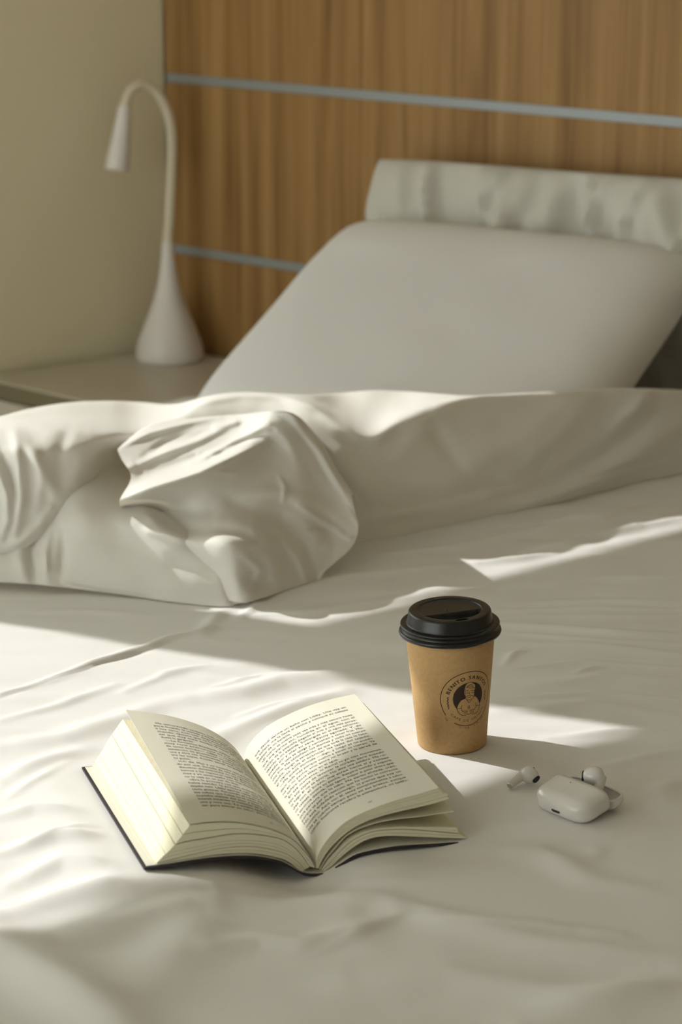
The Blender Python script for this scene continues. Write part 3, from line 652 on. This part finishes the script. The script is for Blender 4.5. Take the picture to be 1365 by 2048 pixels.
    st = [sil[:7], [(675, 560), (700, 490), (740, 448), (795, 430), (850, 450), (890, 490), (880, 545)], [(700, 545), (730, 530), (800, 545), (860, 540), (872, 560), (868, 700)], [(690, 560), (688, 640), (692, 720)],
          [(735, 500), (800, 478), (850, 500)], [(715, 520), (790, 505), (850, 525)], [(702, 612), (725, 598), (755, 605)], [(805, 598), (835, 590), (862, 600)], [(706, 640), (735, 648), (758, 632)], [(808, 628), (838, 635), (860, 622)],
          [(775, 620), (770, 655), (785, 668)], [(700, 720), (730, 700), (765, 690), (780, 700), (800, 688), (830, 690), (858, 705)], [(735, 720), (770, 728), (800, 715)], [(692, 715), (715, 770), (745, 805), (768, 830), (800, 790), (840, 745), (862, 700)],
          [(730, 745), (742, 785)], [(765, 745), (770, 790)], [(805, 740), (795, 780)], [(525, 950), (610, 940)], [(630, 880), (615, 940), (645, 1010)], [(525, 945), (560, 1020), (620, 1070), (690, 1078), (720, 1055)],
          [(900, 890), (968, 880)], [(890, 830), (900, 890), (870, 960)], [(968, 885), (950, 970), (900, 1030), (850, 1052), (810, 1045)], [(715, 1000), (800, 985)], [(715, 1000), (725, 1040), (755, 1062), (785, 1050), (800, 1020), (800, 985)],
          [(650, 1000), (680, 990), (715, 1000)], [(665, 1020), (700, 1018)], [(670, 1040), (705, 1040)], [(800, 985), (830, 965), (875, 962)], [(815, 1000), (860, 990)], [(815, 1025), (860, 1015)],
          [(755, 890), (745, 915), (760, 935), (750, 960)], [(775, 880), (768, 905), (782, 930), (772, 955)], [(910, 720), (945, 770), (970, 850), (972, 885)], [(695, 745), (640, 770), (610, 790)]]
    v, f = ribbon([[crop_ab(*q) for q in s] for s in st], 0.00048, emb, 0.00026)
    mesh_obj('emblem_lines', v, f, M_ink, root_body, smooth=False)
emblem()
tag(cup, 'kraft paper coffee cup with black lid standing on the bed beside the book', 'cup')

# ------------------------------------------------------------------ open book
book = empty('open_book', BN0)
PL0, PLEN = 0.003, 0.222                    # pages start just inside the cover's edge
def near(px, py, t=0.0):
    p = at_plane(px, py, BN0 + BV * t, BV) - BN0; return np.array([p @ BU, p[2]])
def far(px, py): return near(px, py, PLEN)
NS = 40
def curve(pts, fn=near): return resample([fn(*q) for q in pts], NS)
Lt = curve([(634, 1738), (628, 1724), (612, 1705), (590, 1682), (556, 1664), (510, 1651), (463, 1645), (417, 1646), (383, 1650)])
Lf = curve([(486, 1528), (484, 1516), (470, 1495), (446, 1475), (415, 1457), (380, 1443), (340, 1432), (300, 1425), (251, 1419)], far)
Lb1 = curve([(622, 1736), (605, 1712), (585, 1692), (560, 1679), (509, 1671), (463, 1671), (417, 1679), (380, 1685), (352, 1692)])
Lb2 = curve([(612, 1742), (600, 1728), (582, 1714), (560, 1705), (509, 1696), (448, 1699), (386, 1712), (345, 1722), (314, 1730)])
Lb3 = curve([(606, 1746), (597, 1740), (580, 1727), (560, 1719), (509, 1710), (448, 1711), (386, 1719), (345, 1726), (304, 1733)])
Rt_ = curve([(635, 1738), (637, 1718), (650, 1692), (672, 1666), (700, 1643), (741, 1623), (790, 1605), (843, 1590), (881, 1578)])
Rf_ = curve([(488, 1528), (489, 1512), (496, 1492), (514, 1470), (540, 1449), (575, 1430), (620, 1411), (665, 1398), (710, 1388)], far)
Rb1 = curve([(640, 1740), (648, 1722), (665, 1698), (700, 1666), (741, 1644), (790, 1629), (843, 1617), (875, 1609), (905, 1600)])
Rb2 = curve([(643, 1742), (655, 1722), (675, 1698), (700, 1672), (741, 1653), (790, 1642), (843, 1636), (875, 1631), (911, 1626)])
Rb3 = curve([(646, 1743), (658, 1726), (678, 1704), (705, 1680), (741, 1664), (790, 1657), (843, 1657), (880, 1657), (915, 1658)])
Rb4 = curve([(648, 1744), (662, 1730), (680, 1710), (705, 1686), (741, 1668), (780, 1662), (830, 1662), (880, 1666), (923, 1670)])
Rb5 = curve([(652, 1745), (668, 1734), (685, 1718), (710, 1698), (741, 1681), (780, 1675), (840, 1677), (890, 1679), (942, 1680)])
def far_of(c, wt, side):
    return c + wt * ((Lf - Lt) if side < 0 else (Rf_ - Rt_))
def slab_page(name, top, bot, tf, bf, m_, parent=book, y0=PL0, y1=PLEN):
    V = []
    for c, v in ((top, y0), (bot, y0), (tf, y1), (bf, y1)):
        V += [BU * q[0] + BV * v + UP * q[1] for q in c]
    n = NS; F = []
    def strip(a_, b_):
        for k in range(n - 1): F.append((a_ + k, a_ + k + 1, b_ + k + 1, b_ + k))
    strip(0, n); strip(2 * n, 3 * n); strip(0, 2 * n); strip(n, 3 * n)
    F.append((n - 1, 2 * n - 1, 4 * n - 1, 3 * n - 1)); F.append((0, n, 3 * n, 2 * n))
    ob = mesh_obj(name, V, F, m_, parent, smooth=False)
    bm = bmesh.new(); bm.from_mesh(ob.data); bmesh.ops.recalc_face_normals(bm, faces=bm.faces); bm.to_mesh(ob.data); bm.free()
    ob.data.polygons.foreach_set('use_smooth', [True] * len(ob.data.polygons)); ob.data.set_sharp_from_angle(angle=0.7)
    return ob
def shift(c, dz): q = c.copy(); q[:, 1] += dz; return q
def mixc(a_, b_, t): return a_ * (1 - t) + b_ * t
def leaves(top, bot, tf, bf, n, jitter, seed):
    rnd = random.Random(seed)
    for k in range(n):
        t0, t1 = k / n, (k + 0.93) / n
        j = [rnd.uniform(-jitter, jitter) for _ in range(2)]
        A0, A1 = mixc(top, bot, t0), mixc(top, bot, t1); B0, B1 = mixc(tf, bf, t0), mixc(tf, bf, t1)
        for C_, s in ((A0, 0), (A1, 0), (B0, 1), (B1, 1)):
            g = (C_[-1] - C_[-2]); g = g / np.linalg.norm(g)
            C_ += np.linspace(0, 1, NS)[:, None] ** 3 * g * j[s]
        slab_page('page_block', A0, A1, B0, B1, M_edge, y0=PL0 + rnd.uniform(0, 0.0006))
W_ = {'Lt': 1, 'Lb1': .75, 'Lb2': .25, 'Lb3': .0, 'Rt': 1, 'Rb1': .7, 'Rb2': .5, 'Rb3': .3, 'Rb4': .2, 'Rb5': .05}
fL = lambda c, w: far_of(c, w, -1); fR = lambda c, w: far_of(c, w, 1)
# top leaves carrying the print
def page_leaf(name, top, tf, dz=0.00025):
    return slab_page(name, top, shift(top, -dz), tf, shift(tf, -dz), M_page)
pageL = page_leaf('page', Lt, Lf); pageR = page_leaf('page', Rt_, Rf_)
Lt2 = mixc(shift(Lt, -0.0008), Lb1, 0.06); Lf2 = mixc(shift(Lf, -0.006), fL(Lb1, .75), 0.18)
def below(c, ref, gap):                     # keep a leaf under the printed page above it
    o = np.argsort(ref[:, 0]); c = c.copy()
    h = np.interp(c[:, 0], ref[o, 0], ref[o, 1], left=9, right=9); c[:, 1] = np.minimum(c[:, 1], h - gap); return c
Lt2 = below(Lt2, Lt, 0.0007); Lf2 = below(Lf2, Lf, 0.0015)
leaves(Lt2, Lb1, Lf2, fL(Lb1, .72), 2, 0.0004, 1)
leaves(shift(Lb1, -0.0006), Lb2, fL(Lb1, .70), fL(Lb2, .25), 4, 0.0003, 2)
leaves(shift(Lb2, -0.0004), Lb3, fL(Lb2, .23), fL(Lb3, 0), 2, 0.0002, 3)
leaves(shift(Rt_, -0.0006), Rb1, shift(Rf_, -0.0010), fR(Rb1, .75), 4, 0.0012, 4)
leaves(shift(Rb2, 0.0003), Rb2 - [0, 0.0004], fR(Rb2, .55), fR(Rb2, .52), 1, 0, 5)
leaves(Rb3, Rb4, fR(Rb3, .3), fR(Rb4, .2), 2, 0.001, 6)
leaves(shift(Rb4, -0.0006), Rb5, fR(Rb4, .18), fR(Rb5, .05), 2, 0.0008, 7)
# cover: two boards and a spine in one bent sheet, with a cream endpaper on its inside
cl = [near(*q) for q in ((288, 1735), (345, 1728), (386, 1721), (448, 1714), (509, 1713), (560, 1722), (585, 1734), (602, 1744), (620, 1748), (640, 1748), (656, 1745), (680, 1731), (710, 1712), (741, 1703), (800, 1693), (880, 1688), (962, 1682))]
cl = [np.array([q[0], max(q[1], -0.0172)]) for q in cl]
NSs, NS = NS, 70
cv = resample(cl, NS)
slab_page('cover', shift(cv, -0.0002), shift(cv, -0.0022), shift(cv, -0.0002), shift(cv, -0.0022), M_cover, y0=0.0, y1=0.2285)
ep = cv.copy(); ep = resample([mixc(cv[0], cv[1], .6)] + list(cv[1:-1]) + [mixc(cv[-1], cv[-2], 0.5)], NS)
slab_page('endpaper', shift(ep, 0.0003), shift(ep, -0.0001), shift(ep, 0.0003), shift(ep, -0.0001), M_page, y0=0.002, y1=0.2265)
NS = NSs
# print
TEXT_L = ["  Ha oscurecido todavía más, como siempre,", "pero levanto la mirada y Kamal sigue mirándome", "a los ojos, con una expresión neutra, escu-", "chando. Quiere que se lo cuente, y yo quiero,", "así que doy otro sorbo al vaso de agua. Me", "duele la garganta.",
  "  —La llamamos Elizabeth. Libby. —Se me hace", "muy raro pronunciar su nombre después", "de tanto tiempo—. Libby —repito, saboreando la", "sensación de pronunciar su nombre, repitiéndolo", "una y otra vez. Finalmente, Kamal toma mi mano en-", "tre las suyas. Puedo sentir su pulgar presionando", "mi pulso.",
  "  »Un día, Mac y yo tuvimos una pelea. No recuer-", "do por qué. Sucedía de vez en cuando: una pequeña", "discusión desembocaba en otra grande. No nos pegá-", "bamos a las manos ni nada de eso, pero nos gritába-", "mos y yo amenazaba con marcharme, o él se iba y", "no lo veía en un par de días.",
  "  »Era la primera vez que sucedía desde que ella", "había nacido, la primera vez que él se iba y me", "dejaba sola. Libby apenas tenía unos meses. El techo", "tenía goteras. Recuerdo el ruido del agua golpeando", "los cubos que había en la cocina. Hacía mucho frío,", "soplaba viento del mar y llovía desde hacía días.", "Intenté encender la chimenea del salón, pero se apagaba", "una y otra vez. Yo estaba agotada. Bebí para acos-", "tar para entrar en calor, pero no funcionaba, así"]
TEXT_R = ["que decidí darme un baño con Libby. Una vez en", "la bañera, me la llevé al pecho y coloqué su cabeza", "debajo de mi barbilla.",
  "  »El cuarto se vuelve cada vez más y más oscuro hasta", "que me siento ahí, hundida en el agua, con el", "cuerpo de la pequeña pegado al mío y una vela parpa-", "deando a mi espalda. Sumergida en el agua caliente,", "puedo oír y oler su cera. Estoy agotada. Y, de", "pronto, la vela se apaga y comienzo a tener frío. Mu-", "cho frío. Me castañean los dientes y todo mi cuerpo", "tiembla. Tengo la sensación de que toda la casa lo hace,", "el viento aúlla al acariciar las tejas del tejado.",
  "  —Me quedé dormida —digo, y luego ya no puedo", "decir nada más porque vuelvo a sentir su cuerpo. Ya", "no en mi pecho, sino entre mi brazo y la pared de", "la bañera, boca abajo en el agua.",
  "  En ese momento, ni Kamal ni yo nos movemos.", "No soy capaz de levantar la mirada, pero cuando", "lo hago él no se aparta. No dice una palabra. Me ro-", "dea con el brazo, me atrae hacia sí y coloca", "mi cabeza contra su pecho. Respiro hondo y espero", "a sentirme distinta, más ligera, mejor o peor ahora que", "otra persona que lo sabe. Me siento aliviada, creo,", "porque sé por su reacción que he hecho lo correcto.", "No está enfadado conmigo, ni piensa que soy un", "monstruo. Aquí, con él, estoy completamente a salvo.", "No sé cuánto tiempo paso en sus brazos, aunque", "cuando finalmente recobro la compostura, mi teléfo-"]
def print_page(page, lines, cn, cf, a_left, a_right, b_top, b_bot, num, numpos):
    # a runs from the gutter (0) to the outer edge (1), b from the near end (0) to the far end (1)
    sN = np.linspace(0, 1, NS); ms = text_meshes(lines + [num], 1.0)
    V, F = [], []
    ev = lambda c, a_: np.array([np.interp(a_, sN, c[:, 0]), np.interp(a_, sN, c[:, 1])])
    off = 0.00022
    lead = (b_top - b_bot) / (len(lines) - 1)
    ux = 1.0 if a_right > a_left else -1.0
    for k, (v, f) in enumerate(ms):
        if not len(v): continue
        w = v[:, 0].max(); short = k < len(lines) and (len(lines[k]) < 36)
        if k == len(lines): sc = 0.018; a0, b0 = numpos; sx = sc * ux
        else:
            b0 = b_top - lead * k
            sc = lead * 0.80; full = abs(a_right - a_left)
            sx = ux * (full / 21.5 if short else full / w); a0 = a_left
        o = len(V)
        for x, y in v:
            a_ = a0 + x * sx; b_ = b0 + y * (sc if k < len(lines) else 0.016)
            a_ = min(max(a_, 0.0), 1.0); q = ev(cn, a_) * (1 - b_) + ev(cf, a_) * b_
            V.append(BU * q[0] + BV * (PL0 + (PLEN - PL0) * b_) + UP * (q[1] + off))
        F += [tuple(i + o for i in g) for g in f]
    mesh_obj('printed_text', V, F, M_text, page, smooth=False)
print_page(pageL, TEXT_L, Lt, Lf, 0.86, 0.13, 0.885, 0.125, '264', (0.42, 0.06))
print_page(pageR, TEXT_R, Rt_, Rf_, 0.13, 0.87, 0.885, 0.125, '265', (0.55, 0.05))
tag(book, 'thick open novel with printed cream pages and black cover lying on the sheet', 'book')

# ------------------------------------------------------------------ earbuds and their case
def rbox_half(w, t, d, r1, r2, nseg=72, ny=20, flat_end=True):
    """one end flat (y = 0), the other rounded (y = -d); section in x,z is a rounded bar w by t"""
    th = np.linspace(0, 2 * math.pi, nseg, endpoint=False); P = []
    ys = [0.0, 0.0003] + [0.001 + (d - 0.001) * (1 - (1 - k / ny) ** 1.8) for k in range(1, ny + 1)]
    for k, y in enumerate(ys):
        e1 = max(0, (y - (d - r1)) / r1); e2 = max(0, (y - (d - r2)) / r2)
        hw = w / 2 - r1 * (1 - math.sqrt(max(0, 1 - min(1, e1) ** 2))); hz = t / 2 * (1 - 0.9 * (1 - math.sqrt(max(0, 1 - min(1, e2) ** 2))))
        if k == 0: hw -= 0.0004; hz -= 0.0004
        c, s = np.cos(th), np.sin(th); n = 3.6
        x = np.sign(c) * np.abs(c) ** (2 / 4.5) * hw; z = np.sign(s) * np.abs(s) ** (2 / n) * hz
        P.append(np.stack([x, np.full(nseg, -y), z], 1))
    return np.array(P)
CW, CT, CDp = 0.0606, 0.0217, 0.034
wx = np.array([0.996, -0.085, 0]); wx /= np.linalg.norm(wx); wy = np.array([0.085, 0.996, 0])
case = empty('earbud_case', gz(1117, 1634, 0.0)); case.rotation_euler = (0, 0, math.atan2(wx[1], wx[0]))
TILT = math.radians(12)
def case_part(P, rot, off):
    Rm = np.array(Matrix.Rotation(rot, 3, 'X')); return P @ Rm.T + np.array(off)
bodyP = rbox_half(CW, CT, CDp, 0.0165, 0.0115)
capP = np.concatenate([bodyP, np.repeat(bodyP[-1].mean(0)[None, None], bodyP.shape[1], 1)], 0)
body_off = (0, 0.030, CT / 2 + 0.0035)
cb = grid_mesh('case_body', case_part(capP, TILT, body_off)[:, ::-1], M_buds, case, wrap=True)
def disc_on(name, c, ex, ey, rx, ry, m_, parent, n=28, sq=1.0):
    V = [np.array(c) + np.array(ex) * rx * np.sign(math.cos(t)) * abs(math.cos(t)) ** sq + np.array(ey) * ry * np.sign(math.sin(t)) * abs(math.sin(t)) ** sq for t in np.linspace(0, 2 * math.pi, n, endpoint=False)]
    return mesh_obj(name, V, [tuple(range(n))], m_, parent)
RmC = np.array(Matrix.Rotation(TILT, 3, 'X'))
cpt = lambda x, y, z: RmC @ np.array((x, y, z)) + np.array(body_off)
disc_on('seam_face', cpt(0, 0.0001, 0), (1, 0, 0), RmC @ np.array((0, 0, 1)), CW / 2 - 0.0012, CT / 2 - 0.0012, M_budin, cb, 40, 0.6)
disc_on('status_light', cpt(-0.006, -0.0070, CT / 2 + 0.00012), (1, 0, 0), RmC @ np.array((0, 1, 0)), 0.0007, 0.0007, M_black, cb, 16)
disc_on('charging_port', cpt(0, -CDp - 0.0002, -0.001), (1, 0, 0), RmC @ np.array((0, 0.25, 1)), 0.0048, 0.0014, M_black, cb, 28, 0.6)
# the open lid: a shallow bowl lying behind
LD = 0.0125
lo = rbox_half(CW, CT, LD, 0.0105, 0.0095, ny=14); li = rbox_half(CW - 0.004, CT - 0.004, LD - 0.002, 0.0095, 0.0085, ny=14)
li[..., 1] = np.minimum(li[..., 1], 0.0)
bowl = np.concatenate([np.repeat(lo[-1].mean(0)[None, None], lo.shape[1], 1), lo[::-1], li, np.repeat(li[-1].mean(0)[None, None], li.shape[1], 1)], 0)
LR = np.array(Matrix.Rotation(math.radians(98), 3, 'X'))
lidP = bowl @ LR.T + np.array((-0.001, 0.0425, LD + 0.0014))
grid_mesh('case_lid', lidP[:, ::-1], M_buds, case, wrap=True)
tag(case, 'open white earbud charging case with rounded corners lying on the sheet', 'earbud case')

def earbud(name, label, M_):
    root = empty(name); root.matrix_world = M_
    V, F = [], []
    def add(P):
        n, k = P.shape[:2]; o = len(V); V.extend(P.reshape(-1, 3).tolist())
        for i in range(n - 1):
            for j in range(k): F.append((o + i * k + j, o + i * k + (j + 1) % k, o + (i + 1) * k + (j + 1) % k, o + (i + 1) * k + j))
        for r, rev in ((0, True), (n - 1, False)):
            q = tuple(o + r * k + j for j in range(k)); F.append(q[::-1] if rev else q)
    # head: egg along +X, nozzle end at +X, stem down -Z from the rear
    t = np.linspace(0.02, math.pi - 0.02, 22)
    path = np.stack([-0.0078 * np.cos(t) + 0.001, np.zeros(22), 0.0012 * np.cos(t)], 1)
    rad = 0.0074 * np.sin(t) ** 0.72 * (1 - 0.16 * (path[:, 0] / 0.008))
    add(tube_pts(path, rad, 28))
    sp_ = np.array([(-0.0038, 0, 0.001), (-0.0046, 0, -0.005), (-0.0052, 0, -0.010), (-0.0056, 0, -0.015), (-0.0060, 0, -0.0212)]); sp_ = crom(sp_, 6)
    sr = np.interp(np.linspace(0, 1, len(sp_)), [0, 0.3, 0.6, 0.96, 1], [0.0052, 0.0040, 0.0034, 0.0033, 0.0029]); add(tube_pts(sp_, sr, 24))
    ob = mesh_obj('shell', V, F, M_buds, root)
    rm = ob.modifiers.new('remesh', 'REMESH'); rm.mode = 'VOXEL'; rm.voxel_size = 0.00045; rm.use_smooth_shade = True
    sm = ob.modifiers.new('smooth', 'SMOOTH'); sm.iterations = 8; sm.factor = 0.5
    def pad(nm, c, nrm, rx, ry, ref, m_):
        nrm = np.array(nrm, float); nrm /= np.linalg.norm(nrm); ex = np.cross(ref, nrm); ex /= np.linalg.norm(ex); ey = np.cross(nrm, ex)
        Pp = np.array([[np.array(c) + nrm * h + ex * rx * s * math.cos(a_) + ey * ry * s * math.sin(a_) for a_ in np.linspace(0, 2 * math.pi, 24, endpoint=False)] for s, h in ((1.0, -0.002), (1.0, 0.0), (0.8, 0.00025), (0.0, 0.0003))])
        return grid_mesh(nm, Pp, m_, root, wrap=True)
    pad('speaker_mesh', (0.0089, 0, -0.0012), (1, 0, -0.12), 0.0029, 0.0041, (0, 0, 1), M_black)
    pad('vent_slot', (0.001, -0.0020, 0.0070), (0.15, -0.25, 1), 0.0005, 0.0030, (0, 1, 0), M_black)
    pad('stem_cap', (-0.0060, 0, -0.0212), (-0.04, 0, -1), 0.0029, 0.0029, (1, 0, 0), M_metal)
    tag(root, label, 'earbud', 'earbuds by the charging case')
    return root
def frame(origin, xdir, zdir, k=1.0):
    z = np.array(zdir, float); z /= np.linalg.norm(z); x = np.array(xdir, float); x = x - z * (x @ z); x /= np.linalg.norm(x); y = np.cross(z, x)
    M_ = Matrix.Identity(4)
    for r in range(3): M_[r][0], M_[r][1], M_[r][2], M_[r][3] = x[r] * k, y[r] * k, z[r] * k, origin[r]
    return M_
# first bud: stem end lies towards the camera on the left, speaker turned to the right
e1 = gz(1059, 1550, 0.0088)
earbud('earbud', 'white earbud lying on the sheet between the cup and the case', frame(e1, RT * 0.80 - FW * 0.85 - UP * 0.25, RT * 0.60 + FW * 0.72 + UP * 0.30))
e2 = gz(1190, 1553, 0.024)
earbud('earbud', 'white earbud propped in the open lid of the charging case', frame(e2, -RT * 0.92 - FW * 0.10 - UP * 0.30, RT * 0.25 + FW * 0.62 + UP * 0.75, 1.15))
